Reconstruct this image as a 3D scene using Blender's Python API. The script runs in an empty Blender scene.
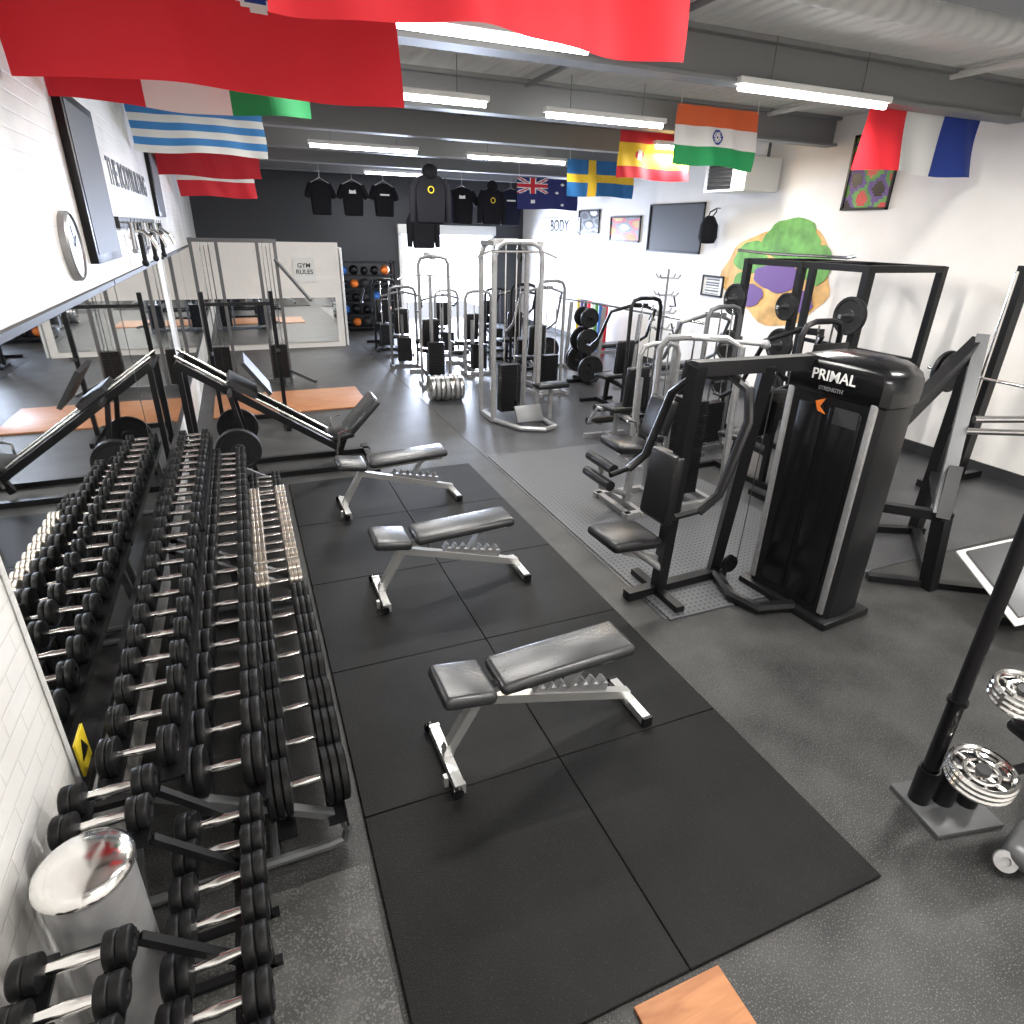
import bpy, bmesh, math, random
from mathutils import Matrix, Vector, Euler
random.seed(7)
SC=bpy.context.scene; COL=SC.collection
rad=math.radians
def V(*a): return Vector(a)

# ---------------------------------------------------------------- materials
def mat(name,col,rough=.5,metal=0.0,noise=0.0,nscale=20.0,bump=0.0,bscale=60.0,spec=.5,emit=None,estr=0,coat=0.0,speck=None):
    m=bpy.data.materials.new(name); m.use_nodes=True; nt=m.node_tree; N=nt.nodes; Lk=nt.links
    p=N['Principled BSDF']; p.inputs['Base Color'].default_value=(*col,1); p.inputs['Roughness'].default_value=rough
    p.inputs['Metallic'].default_value=metal; p.inputs['Specular IOR Level'].default_value=spec
    if coat: p.inputs['Coat Weight'].default_value=coat; p.inputs['Coat Roughness'].default_value=.1
    if emit: p.inputs['Emission Color'].default_value=(*emit,1); p.inputs['Emission Strength'].default_value=estr
    tc=None
    if noise or bump or speck:
        tc=N.new('ShaderNodeTexCoord')
    last=None
    if noise:
        n=N.new('ShaderNodeTexNoise'); n.inputs['Scale'].default_value=nscale; n.inputs['Detail'].default_value=5
        Lk.new(tc.outputs['Object'],n.inputs['Vector'])
        r=N.new('ShaderNodeValToRGB'); r.color_ramp.elements[0].position=.3; r.color_ramp.elements[1].position=.7
        r.color_ramp.elements[0].color=(*[c*(1-noise) for c in col],1); r.color_ramp.elements[1].color=(*[min(1,c*(1+noise)) for c in col],1)
        Lk.new(n.outputs['Fac'],r.inputs['Fac']); last=r.outputs['Color']
    if speck:
        n=N.new('ShaderNodeTexNoise'); n.inputs['Scale'].default_value=speck[1]; n.inputs['Detail'].default_value=2
        Lk.new(tc.outputs['Object'],n.inputs['Vector'])
        r=N.new('ShaderNodeValToRGB'); r.color_ramp.elements[0].position=speck[2]; r.color_ramp.elements[1].position=speck[2]+.06
        r.color_ramp.elements[0].color=(0,0,0,1); r.color_ramp.elements[1].color=(1,1,1,1)
        Lk.new(n.outputs['Fac'],r.inputs['Fac'])
        mx=N.new('ShaderNodeMix'); mx.data_type='RGBA'
        Lk.new(r.outputs['Color'],mx.inputs['Factor'])
        if last: Lk.new(last,mx.inputs['A'])
        else: mx.inputs['A'].default_value=(*col,1)
        mx.inputs['B'].default_value=(*speck[0],1); last=mx.outputs['Result']
    if last: Lk.new(last,p.inputs['Base Color'])
    if bump:
        n=N.new('ShaderNodeTexNoise'); n.inputs['Scale'].default_value=bscale; n.inputs['Detail'].default_value=4
        Lk.new(tc.outputs['Object'],n.inputs['Vector'])
        b=N.new('ShaderNodeBump'); b.inputs['Strength'].default_value=bump; b.inputs['Distance'].default_value=.01
        Lk.new(n.outputs['Fac'],b.inputs['Height']); Lk.new(b.outputs['Normal'],p.inputs['Normal'])
    return m
def brickmat(name,col,mortar,rot='x'):
    m=mat(name,col,.45); nt=m.node_tree; N=nt.nodes; Lk=nt.links; p=N['Principled BSDF']
    tc=N.new('ShaderNodeTexCoord'); sx=N.new('ShaderNodeSeparateXYZ'); cx=N.new('ShaderNodeCombineXYZ')
    Lk.new(tc.outputs['Object'],sx.inputs[0])
    Lk.new(sx.outputs['Y' if rot=='x' else 'X'],cx.inputs['X']); Lk.new(sx.outputs['Z'],cx.inputs['Y'])
    b=N.new('ShaderNodeTexBrick'); b.inputs['Scale'].default_value=1; b.inputs['Brick Width'].default_value=.225; b.inputs['Row Height'].default_value=.075
    b.inputs['Mortar Size'].default_value=.005; b.inputs['Mortar Smooth'].default_value=.5
    b.inputs['Color1'].default_value=(*col,1); b.inputs['Color2'].default_value=(*[c*.97 for c in col],1); b.inputs['Mortar'].default_value=(*mortar,1)
    Lk.new(cx.outputs[0],b.inputs['Vector'])
    n=N.new('ShaderNodeTexNoise'); n.inputs['Scale'].default_value=1.6; n.inputs['Detail'].default_value=8
    Lk.new(tc.outputs['Object'],n.inputs['Vector'])
    r=N.new('ShaderNodeValToRGB'); r.color_ramp.elements[0].position=.3; r.color_ramp.elements[0].color=(.78,.77,.75,1); r.color_ramp.elements[1].position=.6
    Lk.new(n.outputs['Fac'],r.inputs['Fac'])
    mx=N.new('ShaderNodeMix'); mx.data_type='RGBA'; mx.blend_type='MULTIPLY'; mx.inputs['Factor'].default_value=1
    Lk.new(b.outputs['Color'],mx.inputs['A']); Lk.new(r.outputs['Color'],mx.inputs['B']); Lk.new(mx.outputs['Result'],p.inputs['Base Color'])
    bp=N.new('ShaderNodeBump'); bp.invert=True; bp.inputs['Strength'].default_value=.35; bp.inputs['Distance'].default_value=.005
    Lk.new(b.outputs['Fac'],bp.inputs['Height']); Lk.new(bp.outputs['Normal'],p.inputs['Normal'])
    return m
def woodmat(name,c1,c2):
    m=mat(name,c1,.45,spec=.3); nt=m.node_tree; N=nt.nodes; Lk=nt.links; p=N['Principled BSDF']
    tc=N.new('ShaderNodeTexCoord'); mp=N.new('ShaderNodeMapping'); mp.inputs['Scale'].default_value=(2,14,2)
    n=N.new('ShaderNodeTexNoise'); n.inputs['Scale'].default_value=1.5; n.inputs['Detail'].default_value=6; n.inputs['Distortion'].default_value=1.2
    Lk.new(tc.outputs['Object'],mp.inputs[0]); Lk.new(mp.outputs[0],n.inputs['Vector'])
    r=N.new('ShaderNodeValToRGB'); r.color_ramp.elements[0].color=(*c1,1); r.color_ramp.elements[1].color=(*c2,1)
    r.color_ramp.elements[0].position=.35; r.color_ramp.elements[1].position=.65
    Lk.new(n.outputs['Fac'],r.inputs['Fac']); Lk.new(r.outputs['Color'],p.inputs['Base Color'])
    return m
def perfmat(name):
    m=mat(name,(.05,.05,.055),.5); nt=m.node_tree; N=nt.nodes; Lk=nt.links; p=N['Principled BSDF']
    tc=N.new('ShaderNodeTexCoord'); v=N.new('ShaderNodeTexVoronoi'); v.inputs['Scale'].default_value=22; v.inputs['Randomness'].default_value=0
    Lk.new(tc.outputs['Object'],v.inputs['Vector'])
    r=N.new('ShaderNodeValToRGB'); r.color_ramp.elements[0].position=.3; r.color_ramp.elements[0].color=(.008,.008,.009,1)
    r.color_ramp.elements[1].position=.38; r.color_ramp.elements[1].color=(.075,.078,.085,1)
    Lk.new(v.outputs['Distance'],r.inputs['Fac']); Lk.new(r.outputs['Color'],p.inputs['Base Color'])
    return m
def corrmat(name,col):
    m=mat(name,col,.5); nt=m.node_tree; N=nt.nodes; Lk=nt.links; p=N['Principled BSDF']
    tc=N.new('ShaderNodeTexCoord'); w=N.new('ShaderNodeTexWave'); w.bands_direction='X'; w.inputs['Scale'].default_value=2.2
    Lk.new(tc.outputs['Object'],w.inputs['Vector'])
    b=N.new('ShaderNodeBump'); b.inputs['Strength'].default_value=.6; b.inputs['Distance'].default_value=.04
    Lk.new(w.outputs['Fac'],b.inputs['Height']); Lk.new(b.outputs['Normal'],p.inputs['Normal'])
    return m

BLK=mat('black_paint',(.007,.007,.008),.35,spec=.3)
BLK2=mat('black_gloss',(.006,.006,.007),.2,spec=.35)
RUB=mat('black_rubber',(.006,.006,.0065),.45,bump=.1,bscale=200,spec=.22)
VIN=mat('black_vinyl',(.01,.01,.011),.3,bump=.12,bscale=90,spec=.4)
VING=mat('dark_grey_vinyl',(.028,.029,.031),.27,bump=.12,bscale=90,spec=.5)
CHR=mat('chrome',(.78,.77,.75),.14,1.0)
SIL=mat('silver_paint',(.33,.33,.335),.35,.5,noise=.1)
SILB=mat('bright_silver',(.6,.6,.59),.28,.75)
GRY=mat('grey_paint',(.11,.112,.116),.4,.3)
DGR=mat('dark_grey',(.035,.035,.037),.5,spec=.3)
WHT=mat('white_plastic',(.82,.82,.8),.45)
PLATE=mat('iron_plate',(.012,.012,.013),.42,spec=.3)
FLOOR=mat('rubber_floor',(.03,.03,.0295),.45,noise=.45,nscale=3,bump=.2,bscale=120,spec=.32,speck=((.1,.1,.097),150,.58))
FLOOR2=mat('rubber_sheet',(.034,.035,.038),.34,noise=.45,nscale=2,bump=.12,bscale=120,spec=.5,speck=((.11,.11,.115),150,.58))
MAT_=mat('rubber_mat',(.0055,.0055,.0056),.55,noise=.4,nscale=2.5,bump=.35,bscale=160,spec=.18,speck=((.022,.022,.0215),180,.62))
PERF=perfmat('perforated_rubber')
WOOD=woodmat('plywood',(.3,.125,.055),(.42,.19,.085))
WALLL=brickmat('white_brick',(.82,.81,.79),(.73,.72,.7))
WALLR=mat('white_plaster',(.86,.83,.79),.55,noise=.05,nscale=1.3,bump=.35,bscale=7)
DARKW=mat('dark_wall',(.045,.048,.054),.6)
CEIL=corrmat('metal_ceiling',(.75,.75,.73))
BEAM=mat('beam_grey',(.22,.223,.225),.5)
MIRR=mat('mirror_glass',(.86,.88,.88),.015,1.0)
TUBE=mat('tube_light',(1,1,1),.5,emit=(1,.99,.95),estr=18)
RED=mat('flag_red',(.8,.02,.035),.7); RED2=mat('flag_dark_red',(.6,.015,.03),.7)
FW=mat('flag_white',(.8,.8,.78),.7); FG=mat('flag_green',(.01,.3,.09),.7); FB=mat('flag_blue',(.01,.04,.28),.7)
FLB=mat('flag_light_blue',(.05,.24,.58),.7); FY=mat('flag_yellow',(.85,.55,.03),.7); FO=mat('flag_orange',(.72,.13,.035),.7); FN=mat('flag_navy',(.01,.015,.12),.7)
FSB=mat('flag_sweden_blue',(.02,.15,.4),.7)
CLOTH=mat('black_cloth',(.009,.009,.012),.85,bump=.3,bscale=40,spec=.15)
CLOTH2=mat('navy_cloth',(.014,.016,.035),.85,bump=.3,bscale=40,spec=.15)
ORG=mat('orange',(.8,.2,.03),.5); YEL=mat('yellow',(.8,.6,.03),.5); BLU=mat('blue',(.03,.15,.5),.5); PUR=mat('purple',(.15,.08,.28),.6)
GRN=mat('green',(.13,.34,.07),.6,noise=.35,nscale=5); TAN=mat('tan_paint',(.7,.42,.15),.6,noise=.3,nscale=4); REDP=mat('red_paint',(.6,.03,.03),.4)
CHRH=mat('worn_nickel',(.62,.57,.5),.28,1.0,noise=.2,nscale=30)

# ---------------------------------------------------------------- mesh builder
def R3(r):
    if r is None: return Matrix.Identity(3)
    if isinstance(r,Matrix): return r.to_3x3()
    return Euler([rad(a) for a in r]).to_matrix()
class M:
    def __init__(s,xf=None): s.v=[];s.f=[];s.mi=[];s.xf=xf or Matrix.Identity(4)
    def a(s,vs,fs,mi=0):
        b=len(s.v); s.v+= [s.xf@Vector(p) for p in vs]; s.f+=[tuple(b+i for i in f) for f in fs]; s.mi+=[mi]*len(fs); return s
    def box(s,c,d,rot=None,bev=0,mi=0,seg=2):
        r=R3(rot); c=Vector(c)
        if not bev:
            vs=[c+r@Vector((x*d[0]/2,y*d[1]/2,z*d[2]/2)) for x,y,z in ((-1,-1,-1),(1,-1,-1),(1,1,-1),(-1,1,-1),(-1,-1,1),(1,-1,1),(1,1,1),(-1,1,1))]
            return s.a(vs,[(3,2,1,0),(4,5,6,7),(0,1,5,4),(1,2,6,5),(2,3,7,6),(3,0,4,7)],mi)
        bm=bmesh.new(); bmesh.ops.create_cube(bm,size=1)
        for v in bm.verts: v.co=Vector((v.co.x*d[0],v.co.y*d[1],v.co.z*d[2]))
        bmesh.ops.bevel(bm,geom=list(bm.edges),offset=min(bev,min(d)*.49),segments=seg,affect='EDGES',profile=.5)
        bm.verts.index_update(); vs=[c+r@v.co for v in bm.verts]; fs=[tuple(v.index for v in f.verts) for f in bm.faces]; bm.free()
        return s.a(vs,fs,mi)
    def beam(s,p0,p1,w,h=None,bev=0,mi=0,up=(0,0,1)):
        p0=Vector(p0);p1=Vector(p1);d=p1-p0;L=d.length;x=d/L;u=Vector(up)
        if abs(x.dot(u))>.98: u=Vector((0,1,0))
        y=u.cross(x).normalized(); z=x.cross(y)
        return s.box((p0+p1)/2,(L,w,h or w),Matrix((x,y,z)).transposed(),bev,mi)
    def lathe(s,prof,o,ax=(0,0,1),n=16,mi=0,rot0=0):
        o=Vector(o); ax=Vector(ax).normalized(); u=ax.orthogonal().normalized(); w=ax.cross(u)
        vs=[];fs=[]
        for r,t in prof:
            for i in range(n):
                a=rot0+2*math.pi*i/n; vs.append(o+ax*t+(u*math.cos(a)+w*math.sin(a))*r)
        k=len(prof)
        for j in range(k-1):
            for i in range(n):
                i2=(i+1)%n; fs.append((j*n+i,j*n+i2,(j+1)*n+i2,(j+1)*n+i))
        if prof[0][0]>1e-5: fs.append(tuple(reversed(range(n))))
        if prof[-1][0]>1e-5: fs.append(tuple((k-1)*n+i for i in range(n)))
        return s.a(vs,fs,mi)
    def cyl(s,p0,p1,r,r2=None,n=12,mi=0,rot0=0):
        p0=Vector(p0);p1=Vector(p1);d=p1-p0
        return s.lathe([(r,0),(r if r2 is None else r2,d.length)],p0,d,n,mi,rot0)
    def path(s,pts,r,n=8,closed=False,mi=0):
        P=[Vector(p) for p in pts]; k=len(P); rr=r if isinstance(r,(list,tuple)) else [r]*k
        vs=[];fs=[];u=None
        for i in range(k):
            if closed: t=(P[(i+1)%k]-P[i-1]).normalized()
            else: t=(P[min(i+1,k-1)]-P[max(i-1,0)]).normalized()
            if u is None: u=t.orthogonal().normalized()
            else: u=(u-t*u.dot(t)).normalized()
            w=t.cross(u)
            for j in range(n):
                a=2*math.pi*(j+.5)/n; vs.append(P[i]+(u*math.cos(a)+w*math.sin(a))*rr[i])
        for i in range(k if closed else k-1):
            i2=(i+1)%k
            for j in range(n):
                j2=(j+1)%n; fs.append((i*n+j,i*n+j2,i2*n+j2,i2*n+j))
        if not closed: fs.append(tuple(reversed(range(n)))); fs.append(tuple((k-1)*n+j for j in range(n)))
        return s.a(vs,fs,mi)
    def ring(s,c,ax,R,r,n=24,m=8,mi=0):
        c=Vector(c);ax=Vector(ax).normalized();u=ax.orthogonal().normalized();w=ax.cross(u)
        return s.path([c+(u*math.cos(2*math.pi*i/n)+w*math.sin(2*math.pi*i/n))*R for i in range(n)],r,m,True,mi)
    def sph(s,c,r,n=12,mi=0,sc=(1,1,1)):
        vs=[];fs=[];c=Vector(c);h=n//2
        for j in range(h+1):
            th=math.pi*j/h
            for i in range(n):
                a=2*math.pi*i/n; vs.append(c+Vector((r*math.sin(th)*math.cos(a)*sc[0],r*math.sin(th)*math.sin(a)*sc[1],r*math.cos(th)*sc[2])))
        for j in range(h):
            for i in range(n):
                i2=(i+1)%n
                fs.append((j*n+i,(j+1)*n+i,(j+1)*n+i2,j*n+i2))
        return s.a(vs,fs,mi)
    def prism(s,poly,vec,mi=0):
        P=[Vector(p) for p in poly]; v=Vector(vec); n=len(P)
        return s.a(P+[p+v for p in P],[tuple(reversed(range(n))),tuple(range(n,2*n))]+[(i,(i+1)%n,n+(i+1)%n,n+i) for i in range(n)],mi)
    def obj(s,name,mats,sharp=38):
        me=bpy.data.meshes.new(name); me.from_pydata([tuple(v) for v in s.v],[],s.f)
        for m_ in (mats if isinstance(mats,(list,tuple)) else [mats]): me.materials.append(m_)
        me.polygons.foreach_set('material_index',s.mi)
        bm=bmesh.new(); bm.from_mesh(me); bmesh.ops.remove_doubles(bm,verts=bm.verts,dist=1e-6); bmesh.ops.recalc_face_normals(bm,faces=bm.faces); bm.to_mesh(me); bm.free()
        me.polygons.foreach_set('use_smooth',[True]*len(me.polygons))
        me.set_sharp_from_angle(angle=rad(sharp)); me.update()
        o=bpy.data.objects.new(name,me); COL.objects.link(o); return o
def meta(o,label,cat,group=None,kind=None):
    if label: o['label']=label
    if cat: o['category']=cat
    if group: o['group']=group
    if kind: o['kind']=kind
    return o
def thing(name,label,cat,loc=(0,0,0),rz=0,group=None):
    o=bpy.data.objects.new(name,None); o.empty_display_size=.1; COL.objects.link(o); o.location=loc; o.rotation_euler[2]=rad(rz)
    return meta(o,label,cat,group)
def part(T,name,m,mats,label=None):
    o=m.obj(name,mats); o.parent=T
    if label: o['label']=label
    return o
def single(name,label,cat,m,mats,loc=(0,0,0),rz=0,group=None,kind=None):
    o=m.obj(name,mats); o.location=loc; o.rotation_euler[2]=rad(rz); return meta(o,label,cat,group,kind)
def struct(name,m,mats):
    o=m.obj(name,mats); o['kind']='structure'; return o
def clone(T,loc,rz=None,rot=None):
    n=T.copy(); COL.objects.link(n); n.location=loc
    if rz is not None: n.rotation_euler[2]=rad(rz)
    if rot is not None: n.rotation_euler=rot
    def rec(src,dst):
        for c in [k for k in src.children]:
            k=c.copy(); COL.objects.link(k); k.parent=dst; rec(c,k)
    rec(T,n); return n
FAC={'-x':Matrix(((0,0,-1),(-1,0,0),(0,1,0))),'+x':Matrix(((0,0,1),(1,0,0),(0,1,0))),'-y':Matrix(((1,0,0),(0,0,-1),(0,1,0)))}
def text(T,body,size,mt,loc,face,name='lettering',sx=1,off=.012,ext=.002,rz=0):
    c=bpy.data.curves.new('t','FONT'); c.body=body; c.size=size; c.extrude=ext; c.align_x='CENTER'; c.align_y='CENTER'; c.offset=off*size
    o=bpy.data.objects.new('t',c); COL.objects.link(o); bpy.context.view_layer.update()
    me=bpy.data.meshes.new_from_object(o); bpy.data.objects.remove(o)
    me.materials.clear(); me.materials.append(mt)
    r=Matrix.Rotation(rz,4,'Z')@FAC[face].to_4x4()@Matrix.Diagonal((sx,1,1,1))
    me.transform(Matrix.Translation(loc)@r)
    o=bpy.data.objects.new(name,me); COL.objects.link(o)
    if T: o.parent=T
    return o

# ---------------------------------------------------------------- room
XL,XR,YB,YF,ZC=-.8,7.8,18.0,-1.8,4.0
struct('floor',M().box(((XL+XR)/2,(YF+24)/2,-.05),(XR-XL+.4,24-YF,.1)),FLOOR)
struct('wall_left',M().box((XL-.1,(YF+YB)/2,ZC/2),(.2,YB-YF,ZC)),WALLL)
struct('wall_right',M().box((XR+.1,(YF+YB)/2,ZC/2),(.2,YB-YF,ZC)),WALLR)
struct('wall_front',M().box(((XL+XR)/2,YF-.1,ZC/2),(XR-XL+.4,.2,ZC)),WALLR)
m=M(); m.box(((XL+4.2)/2,YB+.1,ZC/2),(4.2-XL,.2,ZC)); m.box(((6.8+XR)/2,YB+.1,ZC/2),(XR-6.8,.2,ZC)); m.box((5.5,YB+.1,(2.4+ZC)/2),(2.6,.2,ZC-2.4))
struct('wall_back',m,DARKW)
struct('ceiling',M().box(((XL+XR)/2,(YF+YB)/2,ZC+.05),(XR-XL+.4,YB-YF,.1)),CEIL)
for i,y in enumerate((.6,2.8,5.0,7.4,9.6,12.0,14.4,16.6)):
    m=M(); m.box(((XL+XR)/2,y,ZC-.02),(XR-XL,.2,.04)); m.box(((XL+XR)/2,y,ZC-.17),(XR-XL,.04,.3)); m.box(((XL+XR)/2,y,ZC-.33),(XR-XL,.2,.03))
    struct('trim_%d'%(i+1),m,BEAM)
struct('trim_9',M().cyl((6.6,YF,3.95),(6.6,YB,3.95),.03,n=12),WHT)
struct('trim_10',M().cyl((3.2,YF,3.96),(3.2,YB,3.96),.025,n=12),BEAM)
struct('trim_11',M().cyl((2.2,3.55,3.86),(XR,3.55,3.86),.1,n=20),CEIL)
struct('baseboard_right',M().box((XR-.012,8.2,.07),(.02,19.4,.14)),DGR)
m=M(); m.box((4.17,17.95,1.2),(.08,.08,2.4)); m.box((6.83,17.95,1.2),(.08,.08,2.4)); m.box((5.5,17.9,2.5),(2.8,.2,.25),bev=.03)
struct('trim_20',m,WHT)
struct('wall_partition',M().box((.65,15.05,1.1),(2.9,.1,2.2)),WALLR)
struct('door_1',M().box((2.16,15.5,1.05),(.05,.9,2.1),bev=.01),WHT)
P=thing('wall_mirror','frameless mirror fixed low on white partition','mirror',(.6,14.98,.6)); part(P,'mirror_glass',M().box((0,0,0),(2.7,.02,.95)),MIRR)
s=thing('wall_sign','white printed notice on the partition','sign',(1.35,14.98,1.65)); part(s,'panel',M().box((0,0,0),(.45,.015,.5)),FW)
text(s,'GYM\nRULES',.13,DGR,(0,-.012,.02),'-y')
for i,(y0,y1) in enumerate(((2.1,5.1),(5.13,8.1),(8.8,11.3),(11.33,13.9))):
    P=thing('wall_mirror','large frameless gym mirror on white brick wall','mirror',(XL,(y0+y1)/2,.6),group='mirrors along the wall')
    part(P,'mirror_glass',M().box((.012,0,.76),(.015,y1-y0,1.5)),MIRR)
    part(P,'lower_trim',M().box((.02,0,0),(.03,y1-y0,.035)),DGR); part(P,'upper_trim',M().box((.015,0,1.53),(.025,y1-y0,.03)),DGR)
w=thing('warning_sign','yellow triangular warning sticker on mirror corner','sign',(XL+.022,2.19,.71))
part(w,'panel',M().box((0,0,0),(.003,.12,.15)),YEL)
part(w,'symbol',M().prism([(.003,-.04,-.02),(.003,.04,-.02),(.003,0,.05)],(.002,0,0)),BLK)

# mats
g='black rubber floor mats'
for i in range(2):
    for j in range(5):
        single('floor_mat','black speckled rubber gym floor mat','mat',M().box((0,0,.01),(1.0,1.093,.02),bev=.004,seg=1),MAT_,(.69+i*1.003,1.55+j*1.096,0),group=g)
single('floor_sheet','grey speckled rubber floor sheet under machines','mat',M().box((0,0,.002),(5.3,12.0,.004)),FLOOR2,(5.12,8.97,0))
single('perforated_mat','grey perforated rubber mat under machines','mat',M().box((0,0,.006),(2.0,3.7,.012)),PERF,(3.5,4.8,0))
single('plywood_board','orange-brown plywood board beside rubber mats','board',M().box((0,0,.009),(.37,.9,.018),bev=.003),WOOD,(1.115,.53,0))
single('lifting_platform','orange-brown plywood lifting platform','platform',M().box((0,0,.01),(2.2,1.35,.02),bev=.003),WOOD,(.5,10.1,0))
single('floor_mat','grey worn rubber mat beside dumbbell rack','mat',M().box((0,0,.006),(.85,1.0,.012),bev=.003),mat('worn_rubber',(.055,.055,.053),.55,noise=.4,nscale=6,bump=.3,bscale=90,spec=.3,speck=((.11,.11,.105),110,.55)),(-.26,1.38,0))
single('floor_mat','black rubber floor mat near dumbbell rack','mat',M().box((0,0,.008),(.9,1.0,.016),bev=.003),MAT_,(-.27,.35,0))

# ---------------------------------------------------------------- lights
def tube(x0,x1,y,z=3.62,pw=85):
    T=thing('tube_light','glowing white fluorescent batten on steel beam','light',((x0+x1)/2,y,z),group='fluorescent ceiling lights'); L=x1-x0
    part(T,'fixture',M().box((0,0,.05),(L,.1,.05),bev=.008),WHT)
    for s in (-1,1): part(T,'suspension_rod',M().cyl((s*L*.3,0,.07),(s*L*.3,0,ZC-z),.004,n=6),GRY)
    part(T,'tube',M().cyl((-L/2+.03,0,0),(L/2-.03,0,0),.024,n=10),TUBE)
    l=bpy.data.lights.new('lamp','AREA'); l.shape='RECTANGLE'; l.size=L*.9; l.size_y=.12; l.energy=pw; l.color=(1,.975,.93)
    o=bpy.data.objects.new('lamp',l); COL.objects.link(o); o.location=((x0+x1)/2,y,z-.06)
for a in ((.77,2.42,4.5),(.9,2.5,6.7),(4.0,5.75,4.9),(3.2,4.7,6.9),(3.8,5.65,11.2),(2.9,4.4,15.6)): tube(*a)
tube(1.25,2.95,11.1,pw=120)
tube(1.5,3.2,1.2,pw=100); tube(4.5,6.0,2.0,pw=85); tube(3.0,4.5,-.8,pw=105); tube(.2,1.5,-.8,pw=50); tube(5.6,7.0,8.4,pw=60)  # tubes near and behind the camera are unseen, added as fill light
l=bpy.data.lights.new('daylight','AREA'); l.shape='RECTANGLE'; l.size=2.5; l.size_y=2.3; l.energy=1700; l.color=(.68,.78,1)
o=bpy.data.objects.new('daylight',l); COL.objects.link(o); o.location=(5.5,19.2,1.6); o.rotation_euler=(rad(-80),0,0)
w=bpy.data.worlds.new('w'); SC.world=w; w.use_nodes=True
w.node_tree.nodes['Background'].inputs[0].default_value=(.84,.88,1,1); w.node_tree.nodes['Background'].inputs[1].default_value=5.0
SC.view_settings.view_transform='Standard'; SC.view_settings.exposure=.02

# ---------------------------------------------------------------- flags
def flag(label,x0,x1,y,z0,z1,mats,fn,n=(60,36),amp=.03,curl=0):
    T=thing('flag',label,'flag',((x0+x1)/2,y,z0),group='flags hanging from ceiling beams'); m=M(); W=x1-x0;H=z1-z0;nx,nz=n
    ph=random.random()*6
    vs=[];fs=[];mi=[]
    for j in range(nz+1):
        for i in range(nx+1):
            u=i/nx;v=j/nz
            vs.append((-W/2+u*W+.01*math.sin(v*5+ph), amp*math.sin(u*9+ph+v*1.5)*(1.2-v)+amp*.4*math.sin(u*23+v*3+ph), v*H-.012*math.sin(u*7+ph)*(1-v)-curl*u*u*(1-v)))
    for j in range(nz):
        for i in range(nx):
            b=j*(nx+1)+i; fs.append((b,b+1,b+nx+2,b+nx+1)); mi.append(fn((i+.5)/nx,(j+.5)/nz))
    m.v=[Vector(v) for v in vs]; m.f=fs; m.mi=mi
    o=m.obj('cloth',mats); o.parent=T
    for sx in (-1,1): part(T,'cord',M().beam((sx*(W/2-.03),0,H-.02),(sx*(W/2-.03),0,max(H+.05,ZC-z0-.02)),.006),WHT)
    return T
def crest(u,v):
    du=abs((u-.617)*1.9); b=v-.36
    if b<0: return 0
    w=min(.24,math.sqrt(b)*.42)
    if du<w: return 1 if (du>w-.045 or b<.035) else 2
    return 0
flag('red flag with blue and white shield crest',-.78,.9,3.7,3.07,3.95,[RED,FW,FB],crest,n=(90,50))
flag('plain red flag hanging on a beam',.2,1.72,2.5,3.13,3.95,[RED],lambda u,v:0,amp=.05)
flag('red white and green vertical tricolour flag',-.78,.56,4.55,3.09,3.95,[RED2,FW,FG],lambda u,v:int(min(2,u*3)))
flag('blue and white horizontally striped flag',-.78,.47,8.0,3.16,3.62,[FW,FLB],lambda u,v:int(v*7)%2 if v*7<6 else 0,n=(40,35))
flag('red hanging flag with white hem',-.78,.5,10.3,3.08,3.5,[RED2,FW],lambda u,v:0)
flag('red white red horizontally striped flag',-.7,.5,12.8,2.93,3.5,[RED2,FW],lambda u,v:1 if .42<v<.6 else 0)
def sweden(u,v): return 1 if (.3<u<.42 or .4<v<.6) else 0
flag('blue flag with yellow cross',5.8,7.2,11.4,3.13,3.72,[FSB,FY],sweden)
def spain(u,v):
    if v<.25 or v>.75: return 0
    if ((u-.3)*2)**2+((v-.5)*1.4)**2<.022: return 2 if abs(u-.3)<.03 else 0
    return 1
flag('red yellow red striped flag with small crest',5.08,6.3,8.5,3.22,3.8,[RED2,FY,FW],spain)
def india(u,v):
    r=math.hypot((u-.5)*1.8,v-.5)
    if v>.667: return 0
    if v<.333: return 2
    if .1<r<.135 or r<.02: return 3
    if r<.1 and (math.degrees(math.atan2(v-.5,(u-.5)*1.8))%30)<8: return 3
    return 1
flag('orange white and green flag with blue wheel',4.8,5.95,6.8,3.26,3.84,[FO,FW,FG,FB],india,n=(90,54),curl=.03)
flag('red white and blue vertical tricolour flag',5.9,7.6,5.25,3.15,3.85,[RED,FW,FB],lambda u,v:int(min(2,u*3)),amp=.05)
def aus(u,v):
    if u<.5 and v>.5:
        a=(u-.25)*2;b=(v-.75)*2
        if abs(a)<.06 or abs(b)<.09: return 2
        if abs(a)<.11 or abs(b)<.15: return 1
        if abs(abs(a)-abs(b)*1.0)<.05: return 2
        if abs(abs(a)-abs(b))<.12: return 1
        return 0
    for (x,y,r) in ((.25,.25,.07),(.75,.82,.045),(.75,.15,.045),(.65,.53,.045),(.87,.58,.045)):
        if math.hypot((u-x)*1.7,v-y)<r: return 1
    return 0
flag('dark blue flag with white stars and union cross canton',6.0,7.5,14.2,2.98,3.6,[FN,FW,RED2],aus)

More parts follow.
